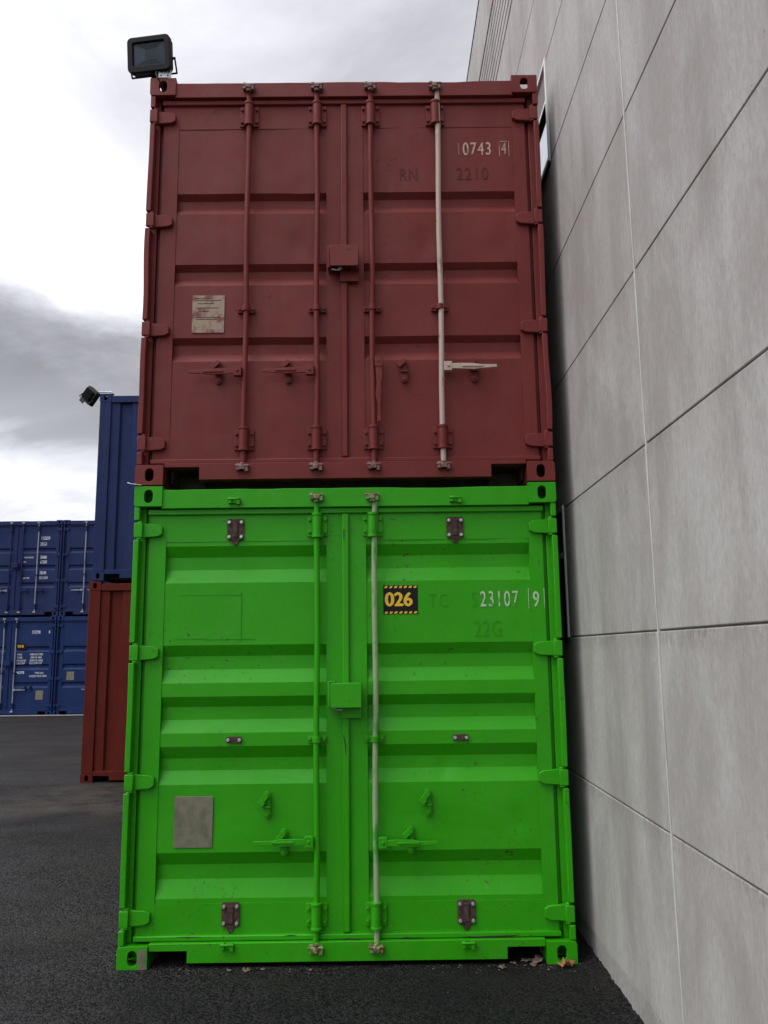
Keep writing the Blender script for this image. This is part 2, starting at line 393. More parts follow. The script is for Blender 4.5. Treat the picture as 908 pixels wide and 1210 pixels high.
def corr(b, a0, a1, z0, z1, fn, pitch=.278, depth=.036, f=(.26, .5, .76)):
    """vertical trapezoid corrugation along a; fn(a, d, z) -> xyz"""
    n = max(1, round((a1-a0)/pitch)); p = (a1-a0)/n; prof = []
    for i in range(n):
        o = a0+i*p
        prof += [(o, 0), (o+p*f[0], 0), (o+p*f[1], depth), (o+p*f[2], depth)]
    prof.append((a1, 0)); NZ = 8; grid = []
    for (a, d) in prof:
        col = []
        for j in range(NZ+1):
            z = z0+(z1-z0)*j/NZ; q = fn(a, d, z); k = .007*mnoise.noise(Vector((q[0]*1.7, q[1]*1.7, q[2]*1.7))*1.0)
            col.append(b.b.verts.new(fn(a, d+k, z)))
        grid.append(col)
    for c0, c1 in zip(grid, grid[1:]):
        for j in range(NZ): b.b.faces.new((c0[j], c1[j], c1[j+1], c0[j+1]))

def hull(root, paint_, end_near=False):
    """rails, posts at the far end, side walls, roof, underframe, closed end wall(s)"""
    for sx in (0, 1):
        X = (lambda x: x) if sx == 0 else (lambda x: CW-x)
        def bx(b, x0, x1, *r): b.box(min(X(x0), X(x1)), max(X(x0), X(x1)), *r)
        b = MB(); corr(b, .19, CL-.19, .14, CH-.075, lambda a, d, z: (X(.010+d), a, z)); b.build('side_wall', paint_, root)
        b = MB(); bx(b, .004, .064, .18, CL-.18, CH-.082, CH-.022); b.build('top_rail', paint_, root, .004)
        b = MB(); bx(b, .004, .050, .18, CL-.18, .03, .155); b.build('bottom_rail', paint_, root, .004)
        b = MB(); bx(b, .003, .13, CL-.13, CL-.003, .117, CH-.117); b.build('corner_post', paint_, root, .006)
        if end_near:
            b = MB(); b.prism([(X(.003), .117), (X(.16), .117), (X(.16), CH-.117), (X(.003), CH-.117)], .004, .05)
            bx(b, .004, .05, .05, .18, .117, CH-.117); b.build('corner_post', paint_, root, .008)
    b = MB(); b.box(.05, CW-.05, .14, CL-.05, CH-.045, CH-.03)
    for i in range(14):
        y = .35+i*.40; b.prism([(.1, CH-.0325), (CW-.1, CH-.0325), (CW-.13, CH-.018), (.13, CH-.018)], y, y+.13)
    b.build('roof', paint_, root)
    b = MB(); b.box(.05, CW-.05, .15, CL-.1, .12, .15)
    for i in range(13): b.box(.05, CW-.05, .3+i*.42, .35+i*.42, .035, .12)
    b.build('floor', M_wood, root)
    ends = [(CL-.075, -1)] + ([(.075, 1)] if end_near else [])
    for (y0, sg) in ends:
        b = MB(); corr(b, .15, CW-.15, .14, CH-.13, lambda a, d, z: (a, y0-sg*.045+sg*d, z), .30, .036, (.42, .50, .92)); b.build('end_wall', paint_, root)
        yy = (0.006, .09) if sg > 0 else (CL-.09, CL-.006)
        b = MB(); b.box(.16, CW-.16, yy[0], yy[1], CH-.125, CH-.03); b.build('end_header', paint_, root, .004)
        poly = notch_sill(.155, CW-.155, .03, .145, ((.175, .37), (CW-.37, CW-.175)), .085)
        b = MB(); b.prism(poly, yy[0]+.001, yy[1]-.001); b.build('end_sill', paint_, root, .004)

def notch_sill(x0, x1, z0, z1, notches, zt):
    pts = [(x0, z1), (x0, z0)]
    for (a, c) in notches:
        if abs(a-x0) < .02: pts = [(x0, z1), (x0, zt), (c, zt), (c, z0)]
        elif abs(c-x1) < .02: pts += [(a, z0), (a, zt), (x1, zt)]
        else: pts += [(a, z0), (a, zt), (c, zt), (c, z0)]
    if abs(notches[-1][1]-x1) >= .02: pts.append((x1, z0))
    pts.append((x1, z1)); return pts

DY = .055     # outer face of the door frames
def door_leaf(root, x0, x1, panel, bands, paint_, dents=()):
    """frame of the leaf plus its pressed sheet with horizontal channels"""
    b = MB(); px0, px1, pz0, pz1 = panel; z0, z1 = .150, 2.440
    b.box(x0, px0, DY, .105, z0, z1); b.box(px1, x1, DY, .105, z0, z1)
    b.box(px0, px1, DY+.001, .103, pz1, z1-.001); b.box(px0, px1, DY+.001, .103, z0+.001, pz0)
    yf = DY+.004
    prof = [(pz1, yf)]
    for (a, b_, c_, d_) in bands: prof += [(a, yf), (b_, yf+.036), (c_, yf+.036), (d_, yf)]
    prof.append((pz0, yf))
    full = []
    for (za, ya), (zb, yb) in zip(prof, prof[1:]):
        n = max(1, int(abs(za-zb)/.05)) if abs(ya-yb) < 1e-4 else 2
        for i in range(n): full.append((za+(zb-za)*i/n, ya+(yb-ya)*i/n))
    full.append(prof[-1])
    NX = 40; grid = []
    for (z, y) in full:
        row = []
        for i in range(NX+1):
            x = px0+(px1-px0)*i/NX
            k = sheet_k(x, z, x0, root.location.z, root.location.y, dents)
            edge = min(1, min(i, NX-i)/2); row.append(b.b.verts.new((x, y+k*edge, z)))
        grid.append(row)
    for r0, r1 in zip(grid, grid[1:]):
        for i in range(NX): b.b.faces.new((r0[i], r1[i], r1[i+1], r0[i+1]))
    o = b.build('door', paint_, root, sharp=16); DOORK[o.name] = (x0, root.location.z, root.location.y, dents, px0, px1)
    return o

def hinge(parent, left, z, paint_, h=.085):
    X = (lambda x: x) if left else (lambda x: CW-x)
    b = MB()
    poly = [(X(.040), z-h/2), (X(.135), z-h*.42), (X(.160), z-h*.25), (X(.160), z+h*.25), (X(.135), z+h*.42), (X(.040), z+h/2)]
    b.prism(poly, .028, DY-.002)
    b.tube((X(.036), .022, z-h/2-.012), (X(.036), .022, z+h/2+.012), .014, 12)
    b.prism([(X(.003), z-h/2), (X(.052), z-h/2), (X(.052), z+h/2), (X(.003), z+h/2)], .006, .03)
    return b.build('hinge', paint_, parent, .004)

def cam_end(b, x, z, up, y=.006):
    s = 1 if up else -1
    b.box(x-.036, x-.014, y-.026, y+.006, z-.016, z+.026)
    b.box(x+.014, x+.036, y-.026, y+.006, z-.022, z+.020)
    b.tube((x-.042, y-.022, z+.012), (x+.042, y-.022, z+.012), .008, 8)
    b.box(x-.016, x+.016, y-.034, y+.004, z-.012, z+.012, )
    b.tube((x, y-.012, z-.03*s), (x, y-.012, z+.012*s), .017, 10)

def lock_rod(root, x, paint_, rodm, camm, ztop=2.515, zbot=.093, brg=((2.29, 2.42), (.19, .315)), mid=1.165, has_mid=True, dx=0):
    y = .020
    b = MB(); n = 10
    pts = [(x+.003*math.sin(i*1.3+x*5)+dx*(i/n), y, zbot+(ztop-zbot)*i/n) for i in range(n+1)]
    b.path(pts, .0165, 14)
    rod = b.build('lock_rod', rodm, root)
    for (za, zb) in brg:
        b = MB(); b.tube((x, y, za), (x, y, zb), .027, 16); b.tube((x, y, za-.006), (x, y, za+.008), .031, 16); b.tube((x, y, zb-.008), (x, y, zb+.006), .031, 16)
        b.box(x-.058, x+.058, .042, .054, za+.004, zb-.004)
        for sx in (-1, 1):
            for zz in (za+.03, zb-.03): b.tube((x+sx*.045, .028, zz), (x+sx*.045, .045, zz), .009, 8)
        b.build('rod_bearing', paint_, rod, .002)
    if has_mid:
        b = MB(); b.box(x-.052, x+.052, .038, .054, mid-.020, mid+.016); b.tube((x, y, mid-.018), (x, y, mid+.014), .024, 14)
        for sx in (-1, 1): b.tube((x+sx*.040, .026, mid), (x+sx*.040, .04, mid), .008, 8)
        b.build('rod_guide', paint_, rod, .002)
    for z, up in ((ztop, True), (zbot, False)):
        b = MB(); cam_end(b, x, z, up); b.build('cam', camm, rod, .003)
    return rod

def handle(rod, x, z, direction, mat, length=.30):
    """lever hinged on the rod; direction -1 left, 1 right, 0 hanging down"""
    b = MB(); y = -.006
    if direction:
        d = direction
        b.box(min(x+d*.016, x+d*.062), max(x+d*.016, x+d*.062), y-.008, y+.028, z-.026, z+.030)
        b.tube((x+d*.04, y-.014, z+.004), (x+d*.04, y+.0, z+.004), .009, 8)
        P = [(.062, .013), (.12, .016), (.20, .020), (.24, .014), (.34, .007)]
        top = [(x+d*a*length/.30, z+h+.004*math.sin(a*20)) for a, h in P]; bot = [(x+d*a*length/.30, z-h*.9-.002) for a, h in P]
        b.prism(top+bot[::-1], y-.006, y+.004)
        b.box(min(x+d*.12, x+d*.24), max(x+d*.12, x+d*.24), y-.012, y+.0, z-.005, z+.007)
    else:
        b.box(x+.012, x+.056, y-.008, y+.026, z-.006, z+.052)
        P = [(0, .018), (.06, .019), (.10, .012), (.18, .017), (.24, .009), (.34, .010)]
        l = [(x+.034-h+.004*math.sin(a*30), z-a) for a, h in P]; r_ = [(x+.034+h+.003*math.sin(a*25), z-a) for a, h in P]
        b.prism(l+r_[::-1], y-.004, y+.006)
        b.tube((x+.034, y-.012, z+.028), (x+.034, y, z+.028), .009, 8)
    return b.build('handle', mat, rod, .002)

def catch(door, x, z, paint_, open_=False):
    b = MB(); b.prism(stad(x, z, .040, .145), .038, .052)
    b.tube((x, .024, z+.052), (x, .042, z+.052), .012, 10); b.tube((x, .028, z-.052), (x, .042, z-.052), .010, 10)
    mt = Matrix.Translation((x, 0, z+.052)) @ Matrix.Rotation(R(-52 if open_ else -40), 4, 'Y')
    if open_: b.box(-.062, .006, .010, .030, -.014, .014, mt); b.box(-.062, -.034, .006, .02, -.02, .016, mt)
    else: b.box(-.050, .006, .008, .030, -.014, .014, mt)
    b.box(x-.022, x+.022, .020, .040, z-.014, z-.004)
    b.box(x-.012, x+.012, .030, .046, z-.002, z+.034)
    return b.build('handle_catch', paint_, door, .0015)

def removed_plate(door, x, z, w_=.098, h_=.125, two=False):
    b = MB(); b.prism(rrect(x-w_/2, x+w_/2, z-h_/2, z+h_/2, (.012,)*4), .046, .052)
    if not two:
        b.box(x-.014, x+.014, .038, .047, z-h_*.36, z+h_*.36)
        b.prism([(x-.026, z-h_/2), (x-.008, z-h_/2-.028), (x+.008, z-h_/2-.028), (x+.026, z-h_/2)], .0475, .0515)
    o = b.build('bare_bracket_plate', M_rust, door, .0015); label(o, 'rusty bare plate where a lock rod bracket was cut away')
    for sx in (-1, 1):
        for sz in ((0,) if two else (-1, 1)):
            b = MB(); px, pz = x+sx*w_*.36, z+sz*h_*.34
            b.tube((px, .036, pz), (px, .047, pz), .0095, 10, .0095); b.tube((px, .029, pz), (px, .035, pz), .007, 6)
            b.build('bolt', M_bolt, door)
    return o
def keeper(root, x, z, paint_):
    b = MB(); b.box(x-.034, x-.014, -.014, .014, z-.014, z+.022); b.box(x+.014, x+.034, -.014, .014, z-.020, z+.016)
    b.box(x-.030, x+.030, -.004, .012, z-.012, z+.006); b.tube((x-.037, -.012, z+.012), (x+.037, -.012, z+.012), .007, 8)
    return b.build('cam_keeper', paint_, root, .003)

def door_end(root, P):
    paint_ = P['paint']
    # header and sill
    hz = P.get('header_top', 2.572)
    b = MB(); n = 24; top = []; 
    for i in range(n+1):
        x = CW-.155-(CW-.31)*i/n; top.append((x, hz+.004*mnoise.noise(Vector((x*6, 0, root.location.z*9)))-(.004 if 3 < i < 9 else 0)))
    b.prism([(.155, 2.462), (CW-.155, 2.462)]+top, .012, .10)
    b.build('door_header', paint_, root, .003)
    b = MB(); b.prism(notch_sill(.165, CW-.165, .030, .128, ((.185, .368), (CW-.368, CW-.172)), P['pocket']), .010, .10)
    b.box(.165, CW-.165, .012, .09, P['pocket']+.008, P['pocket']+.012) if False else None
    b.build('door_sill', paint_, root, .003)
    for (a, c) in ((.19, .364), (CW-.364, CW-.176)):
        b = MB(); b.box(a-.004, a, .10, .42, .03, P['pocket']+.004); b.box(c, c+.004, .10, .42, .03, P['pocket']+.004); b.box(a-.004, c+.004, .10, .42, P['pocket']+.004, P['pocket']+.01)
        b.build('pocket_lining', M_rust, root)
    # corner posts with flange broken at each hinge
    HZ = (2.338, 1.645, .948, .250)
    for left in (1, 0):
        X = (lambda x: x) if left else (lambda x: CW-x)
        b = MB()
        def bx(x0, x1, *r): b.box(min(X(x0), X(x1)), max(X(x0), X(x1)), *r)
        bx(.004, .058, .062, .165, .117, CH-.117)
        zs = [.117]+sum([[h-.052, h+.052] for h in HZ[::-1]], [])+[CH-.117]
        for i in range(0, len(zs), 2):
            za, zb = zs[i]+.004, zs[i+1]-.004; k = 7; L, Rr = [], []
            for j in range(k+1):
                z = za+(zb-za)*j/k; e = P['wob']*mnoise.noise(Vector((left*9.0, z*2.6, root.location.z*4+1)))
                L.append((X(.003+max(-.006, e)), z)); Rr.append((X(.034+e*.8), z))
            b.prism(L+Rr[::-1], .004, .063)
        b.build('corner_post', paint_, root, .004)
        b = MB(); bx(.059, .080, .088, .11, .15, 2.44); b.build('door_seal', paint_, root)
    # gasket lips round the leaves
    gx0, gx1 = .072, CW-.072
    for za, zb, ya in ((2.428, 2.461, .036), (.130, .158, .034)):
        b = MB(); b.prism([(gx0, za), (gx1, za), (gx1, zb), (gx0, zb)], ya, .066); b.build('weather_lip', paint_, root, .006)
    for za, zb in ((.1285, .1495), (2.441, 2.4615)): MB().box(.08, CW-.08, .07, .11, za, zb).build('door_seal', M_black, root)
    b = MB(); b.box(1.196, 1.236, .034, .056, .162, 2.426); b.build('centre_lip', paint_, root, .008)
    dl = door_leaf(root, .081, 1.2145, (.178, 1.106, .312, 2.272), P['bands'], paint_, P.get('dents_l', ()))
    dr = door_leaf(root, 1.2205, CW-.081, (1.335, 2.278, .312, 2.272), P['bands'], paint_, P.get('dents_r', ()))
    label(dl, 'left door leaf'); label(dr, 'right door leaf')
    for z in HZ: hinge(dl, True, z, paint_); hinge(dr, False, z, paint_)
    rods = {}
    for (x, rm, cm, dx) in P['rods']: rods[x] = lock_rod(root, x, paint_, rm, cm, dx=dx, mid=P['mid'], **P.get('rodkw', {}))
    for (x, z, d, mt, ln) in P['handles']: handle(rods[x], x, z, d, mt, ln)
    for (x, z, op) in P['catches']: catch(dl if x < 1.22 else dr, x, z, paint_, op)
    # box over the padlock
    if P.get('box', True):
        zb = P['boxz']
        b = MB(); b.box(1.135, 1.305, -.062, -.056, zb, zb+.132); b.box(1.135, 1.141, -.056, .03, zb, zb+.132); b.box(1.299, 1.305, -.056, .03, zb+.002, zb+.132)
        b.box(1.141, 1.299, -.056, .03, zb+.126, zb+.132); b.box(1.118, 1.132, -.03, .052, zb+.004, zb+.140); b.box(1.118, 1.16, -.02, .04, zb+.133, zb+.141)
        b.box(1.19, 1.304, .018, .034, zb-.062, zb+.01)
        lb = b.build('lock_box', paint_, root, .003)
        b = MB(); b.path([(1.145, -.02, zb-.002), (1.17, -.03, zb-.012), (1.19, -.03, zb-.012), (1.196, -.02, zb+.006)], .005, 8); b.tube((1.19, -.04, zb-.012), (1.20, -.02, zb+.004), .008, 8)
        b.build('padlock_shackle', M_galv, lb)
    return dl, dr

def container(P, loc, lab, group, zs=1.0, end_near=False):
    root = thing('shipping_container', loc, lab, 'container', group); root.scale = (1, 1, zs)
    bpy.context.view_layer.update()
    add_castings(root, P['paint']); hull(root, P['paint'], end_near)
    if end_near: return root, None, None
    dl, dr = door_end(root, P); return root, dl, dr

# ------------------------------------------------------------------ ground
def ground_z(x, y):
    t = max(0, min(1, (y-7.5)/8.5)); return .075*t*t*(3-2*t)
b = MB(); xs = [-600, -200, -60, -25]+[-16+i*.5 for i in range(47)]+[12, 30, 100, 300, 600]; ys = [-300, -80, -25, -12]+[-8+i*.4 for i in range(80)]+[26, 32, 45, 80, 200, 600]
g = [[b.b.verts.new((x, y, ground_z(x, y)+(.006*mnoise.noise(Vector((x*.7, y*.7, 0))) if y > .6 and x < -.3 else 0))) for y in ys] for x in xs]
for i in range(len(xs)-1):
    for j in range(len(ys)-1): b.b.faces.new((g[i][j], g[i+1][j], g[i+1][j+1], g[i][j+1]))
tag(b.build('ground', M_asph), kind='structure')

b = MB(); N = 900; pr = None
for i in range(N+1):
    y = -5+9*i/N; k = .010+.016*mnoise.noise(Vector((y*9, 2, 0)))+.012*mnoise.noise(Vector((y*34, 5, 0)))
    row = [b.b.verts.new((2.44, y, -.002)), b.b.verts.new((2.50, y, .004+k*.3)), b.b.verts.new((2.543, y, max(.0, .012+k)))]
    row.append(b.b.verts.new((2.60, y, max(0, .012+k))))
    if pr:
        for j in range(3): b.b.faces.new((pr[j], row[j], row[j+1], pr[j+1]))
    pr = row
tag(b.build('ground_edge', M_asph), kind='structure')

# ------------------------------------------------------------------ the precast building
WX = 2.545
bld = thing('concrete_building', (WX, 0, 0), 'tall pale grey precast concrete building wall close beside the stacked containers', 'building')
def wb(): return MB()
Y0, Y1 = -1.298, 4.72
cols = [(-13.3, -7.304), (-7.296, Y0-.005), (Y0+.005, Y1-.005), (Y1+.005, 10.7), (10.71, 16.7)]
JZ = [.13, .920, 1.710, 2.492, 3.275, 4.032, 4.757, 5.482, 6.168, 6.878]
def panel(y0, y1, z0, z1, hole=None, mat=M_conc):
    g = .0028; y0 += .006; y1 -= .006; z0 += g; z1 -= g
    def bx(a, c, e, f): MB().box(0, .14, a, c, e, f).build('wall_panel', mat, bld, .005)
    if hole:
        bx(y0, hole[0], z0, z1); bx(hole[1], y1, z0, z1)
        if hole[2] > z0+.01: bx(hole[0], hole[1], z0, hole[2])
        if hole[3] < z1-.01: bx(hole[0], hole[1], hole[3], z1)
    else: bx(y0, y1, z0, z1)
WIN = {6: (.20, 3.2), 2: (.300, 3.2)}
for ci, (a, c) in enumerate(cols):
    for r_ in range(len(JZ)-1):
        hole = None
        if ci == 2 and r_ in WIN: hole = (WIN[r_][0], WIN[r_][1], JZ[r_], JZ[r_+1])
        panel(a, c, JZ[r_], JZ[r_+1], hole)
    panel(a, c, 7.757, 8.53)
    # fluted band
    b = MB(); b.box(.035, .14, a, c, 6.884, 7.75)
    for i in range(7): 
        z = 6.93+i*.117; b.prism([(0, 0)]*0 or [(.004, z), (.036, z-.012), (.036, z+.098), (.004, z+.086)], a, c)
    b.build('fluted_band', M_conc, bld, .003)
b = MB(); b.box(.012, .13, -13.3, 16.7, .1, 8.52); 
o = b.build('joint_backing', M_jd, bld)
b = MB(); b.box(.004, .2, -13.3, 16.7, -.3, .128); b.build('footing', M_conc2, bld, .006)
b = MB(); b.box(.15, 9, -13.2, 16.6, -.2, 8.45); b.build('building_core', M_conc2, bld)
b = MB(); b.box(-.006, .2, -13.3, 16.7, 8.532, 8.56); b.build('parapet_cap', M_hous, bld)
for yj in (-7.3, Y0, Y1, 10.705):
    b = MB(); n = 90
    for i in range(n):
        z0, z1 = .135+(6.74/n)*i, .135+(6.74/n)*(i+1)
        e = .0016*mnoise.noise(Vector((yj, z0*9, 1)))
        b.prism([(-.001+e, z0), (.01, z0), (.01, z1), (-.001+e, z1)], yj-.0058+e, yj+.0058+e)
    b.build('joint_sealant', M_seal, bld)
def window(r_):
    y0, y1 = WIN[r_]; z0, z1 = JZ[r_], JZ[r_+1]; t = .026
    b = MB(); e = -.010
    b.box(e, .10, y0, y0+t, z0+.0, z1+.02); b.box(e, .10, y1-t, y1, z0, z1+.02)
    b.box(e+.001, .10, y0+t, y1-t, z1-.008, z1+.019)
    b.box(e+.002, .10, y0+t, y1-t, z1-.30, z1-.265)
    f = b.build('window', M_white, bld, .002)
    b = MB(); b.box(.010, .02, y0+t, y1-t, z0+.012, z1-.30); b.build('pane', M_pane, f)
    b = MB(); b.box(.008, .02, y0+t, y1-t, z1-.264, z1-.009); b.build('upper_panel', M_blind, f)
    b = MB(); b.box(-.014, .10, y0-.004, y1+.01, z0-.022, z0-.0); b.box(e-.002, .1, y0+t, y1-t, z1-.312, z1-.3005); b.build('sill', M_hous, f, .002)
    return f
window(6); window(2)

# ------------------------------------------------------------------ containers
bandsG = ((2.247, 2.185, 2.112, 2.035), (1.684, 1.622, 1.548, 1.474), (1.400, 1.342, 1.272, 1.202), (1.130, 1.064, .998, .927), (.572, .505, .430, .338))
bandsR = ((1.838, 1.806, 1.756, 1.702), (1.372, 1.338, 1.290, 1.236), (.905, .870, .812, .756))
PG = dict(paint=MG, pocket=.090, bands=bandsG, wob=.004, mid=1.165, boxz=1.337,
          rods=((1.054, MG, M_cam, 0), (1.374, M_rodG, M_cam, .012)),
          handles=((1.054, .632, -1, MG, .30), (1.374, .622, 1, MG, .30)),
          catches=((.780, .820, True), (.875, .625, True), (1.662, .822, True), (1.566, .630, False)),
          dents_l=((.6, .75, .25, .003),), dents_r=((2.16, .73, .05, .010), (2.19, .76, .02, -.006), (1.75, .98, .035, .007)))
green, gl_, gr_ = container(PG, (0, 0, -.006), 'bright green shipping container with the 026 sign, standing on the asphalt', 'shipping containers in the yard', 1.0045)
for (d, x, z) in ((gl_, .580, 2.340), (gr_, 1.851, 2.338), (gl_, .590, .258), (gr_, 1.860, .256)): removed_plate(d, x, z)
for (d, x, z) in ((gl_, .592, 1.165), (gr_, 1.853, 1.163)): removed_plate(d, x, z, .088, .036, True)
for (x, z) in ((.578, 2.498), (1.855, 2.494), (.584, .112), (1.861, .106)): keeper(green, x, z, MG)
b = MB(); b.prism(rrect(.270, .482, .598, .866, (.004,)*4), DY-.001, DY+.002); label(b.build('data_plate', M_plateG, gl_, .001), 'bare weathered metal plate with scraped-off print')
# overpainted plate outlines on the left leaf
b = MB()
for q in ((.26, .62, 1.965, 1.9685), (.617, .6205, 1.46+.24, 1.98), (.24, .42, 1.72, 1.7225), (.42, .70, 1.715, 1.7175)): b.box(q[0], q[1], DY+.0026, DY+.006, q[2], q[3]-.001)
b.build('overpainted_sticker_edge', M_txtG2, gl_)
# sign 026
b = MB(); b.box(1.431, 1.629, DY-.0005, DY+.004, 1.846, 2.009); sg = b.build('number_sign', M_blk, gr_); label(sg, 'black sign with yellow number 026 and hazard striped edges')
for zr in (1.8485, 1.9935):
    b = MB()
    for i in range(7):
        x = 1.437+i*.0278; b.prism([(x, zr), (x+.015, zr), (x+.021, zr+.012), (x+.006, zr+.012)], DY-.0018, DY-.0006)
    b.build('hazard_stripe', M_yel, sg)
writing('lettering', [('026', 1.441, 1.893, .108, .96, .0042, 1.02)], M_yel, sg, DY-.0018)
writing('lettering', [('23107', 1.985, 1.884, .125, .60, .0006, 1.22), ('9', 2.287, 1.880, .125, .62, .0012, 1)], M_txtG, gr_, DY-.0012)
b = MB()
for q in ((2.262, 2.265, 1.868, 1.985), (2.352, 2.355, 1.868, 1.985)): b.box(q[0], q[1], DY-.0018, DY-.0002, q[2], q[3])
b.build('number_frame', M_txtG, gr_)
writing('overpainted_lettering', [('S', 1.935, 1.884, .125, .60, 0, 1.1), ('22G', 1.945, 1.715, .13, .68, .0, 1.12), ('TC', 1.69, 1.885, .11, .7, 0, 1.3)], M_txtG2, gr_, DY+.0028)

# knocked-off paint, cracked lip and worn casting
def patch(name, poly, y, mat, parent): return MB().prism(poly, y-.0012, y+.0008).build(name, mat, parent)
patch('paint_chip', [(1.204, 2.335), (1.210, 2.330), (1.212, 2.30), (1.208, 2.262), (1.204, 2.285)], .0335, M_black, green)
patch('paint_chip', [(1.200, 1.185), (1.204, 1.183), (1.214, 1.14), (1.216, 1.10), (1.211, 1.075), (1.2115, 1.10), (1.208, 1.135)], .0335, M_black, green)
patch('cracked_lip', [(1.84, .139), (1.90, .137), (2.00, .139), (2.10, .141), (2.135, .143), (2.10, .134), (1.98, .131), (1.88, .132)], .0335, M_black, green)
patch('cracked_lip', [(1.50, .133), (1.53, .139), (1.57, .135), (1.63, .1325), (1.56, .1305)], .0335, M_black, green)
patch('cracked_lip', [(.30, .1525), (.36, .1540), (.44, .1530), (.40, .1515)], .0335, M_black, green)
patch('cracked_lip', [(.88, .152), (.91, .157), (.95, .1545), (.915, .1525)], .0335, M_black, green)
patch('cracked_lip', [(1.19, .133), (1.22, .137), (1.27, .135), (1.30, .1325), (1.24, .130)], .0335, M_black, green)
patch('worn_patch', rrect(.112, .158, .006, .104, (.006, .004, .004, .012)), .0004, M_plateG, green)
patch('rust_stain', [(1.835, .20), (1.848, .165), (1.853, .160), (1.861, .165), (1.877, .20)], .0535, M_rust, green)
patch('rust_stain', [(.568, .20), (.581, .165), (.587, .160), (.594, .165), (.610, .20)], .0535, M_rust, green)

PR = dict(paint=MR, pocket=.104, bands=bandsR, wob=.010, mid=1.072, boxz=1.30, header_top=2.560,
          rods=((.622, MR, M_camR, 0), (1.050, MR, M_camR, 0), (1.385, MR, M_camR, 0), (1.792, M_rodR, M_camR, .014)),
          rodkw=dict(brg=((2.275, 2.42), (.205, .335))),
          handles=((.622, .672, -1, MR, .29), (1.050, .675, -1, MR, .28), (1.385, .70, 0, MR, .3), (1.792, .690, 1, M_rodR, .29)),
          catches=((.462, .683, False), (.878, .683, False), (1.572, .683, False), (1.990, .683, False)),
          dents_l=((.93, 1.50, .05, .012), (.5, .45, .3, -.004), (.95, 1.87, .06, .006)), dents_r=((1.72, 1.50, .05, .012), (2.12, 1.60, .10, -.008), (1.72, .5, .3, .005)))
red, rl_, rr_ = container(PR, (0, 0, 2.604), 'dark maroon container with number 10743 on its door, stacked on the green one', 'shipping containers in the yard', 1.0105)
b = MB(); b.prism(rrect(.292, .488, .935, 1.172, (.004,)*4), DY-.001, DY+.002); dp = b.build('data_plate', M_plateR, rl_, .001); label(dp, 'paint-flecked metal data plate')
b = MB()
for i, (a, c, z) in enumerate(((.02, .12, 1.15), (.02, .17, 1.138), (.03, .13, 1.118), (.02, .16, 1.09), (.04, .10, 1.07), (.02, .17, 1.03), (.02, .15, 1.018))): b.box(.295+a, .295+c, DY-.0018, DY-.0009, z, z+.004)
b.build('print_line', M_txtR2, dp)
writing('lettering', [('0743', 1.962, 2.083, .122, .66, .0011, 1.18)], M_txtR, rr_, DY-.0012+.004)
writing('lettering', [('4', 2.205, 2.086, .112, .60, .0009, 1)], M_txtR4, rr_, DY+.0026)
b = MB()
for q in ((2.192, 2.195, 2.075, 2.175), (2.252, 2.255, 2.075, 2.175), (2.195, 2.252, 2.172, 2.175)): b.box(q[0], q[1], DY+.001, DY+.0045, q[2], q[3])
b.build('number_frame', M_txtR, rr_)
writing('lettering', [('1', 1.918, 2.083, .122, .66, 0, 1.1)], M_txtR3, rr_, DY+.0025)
writing('overpainted_lettering', [('RN', 1.560, 1.918, .115, .72, .0006, 1.12), ('2210', 1.918, 1.918, .118, .72, .0006, 1.25)], M_txtR2, rr_, DY+.0028)

# the two closed-end containers further back
X2, Y2 = -2.512, 6.47
container(dict(paint=MO), (X2, Y2, -.004), 'brick red container with a corrugated end, half hidden behind the green one', 'shipping containers in the yard', 1.009, True)
container(dict(paint=MB1), (X2+.03, Y2, 2.622), 'dark blue corrugated shipping container on top of the brick red one, behind the near stack', 'shipping containers in the yard', 1.0095, True)

# far blue stack, doors towards us
def pb(paint_, rods, bands, handles, catches, **k):
    d = dict(paint=paint_, pocket=.104, bands=bands, wob=.003, mid=1.10, boxz=1.30, rods=rods, handles=handles, catches=catches); d.update(k); return d
B4 = ((.622, M_rodB), (1.060, MB1), (1.385, MB1), (1.800, M_rodB))
FX, FY, FZ = -7.262, 17.70, .075
def b4(p): return tuple((x, m_, M_rodB, 0) for x, m_ in B4)
HB = ((.622, .68, -1, M_rodB, .29), (1.060, .68, -1, M_rodB, .29), (1.385, .68, 1, MB1, .29), (1.800, .68, 1, MB1, .29))
CB = ((.462, .68, False), (.88, .68, False), (1.56, .68, False), (1.98, .68, False))
bandsB = ((1.838, 1.80, 1.745, 1.695), (1.372, 1.335, 1.28, 1.23), (.905, .865, .81, .756))
bandsB2 = ((1.80, 1.76, 1.70, 1.65), (1.33, 1.29, 1.23, 1.18), (.86, .82, .76, .70))
far = []
far.append(container(pb(MB1, b4(0), bandsB, HB, CB), (FX-CW, FY, FZ+2.60), 'blue shipping container numbered 115259, upper left in the far double stack', 'shipping containers in the yard', 1.003))
far.append(container(pb(MB1, b4(0), bandsB, HB, CB), (FX+.03, FY, FZ+2.60), 'upper right blue container of the far double stack, with pale grey lock rods', 'shipping containers in the yard', 1.003))
B2r = ((1.060, M_rodB, M_rodB, 0), (1.385, M_rodB, M_rodB, 0))
HB2 = ((1.060, .66, -1, M_rodB, .29), (1.385, .66, 1, M_rodB, .29)); CB2 = ((.88, .66, False), (1.70, .70, True), (1.85, .70, True))
far.append(container(pb(MB2, B2r, bandsB2, HB2, CB2), (FX-CW-.02, FY-.03, FZ), 'lower left blue container of the far stack, with a black and yellow 010 sign', 'shipping containers in the yard'))
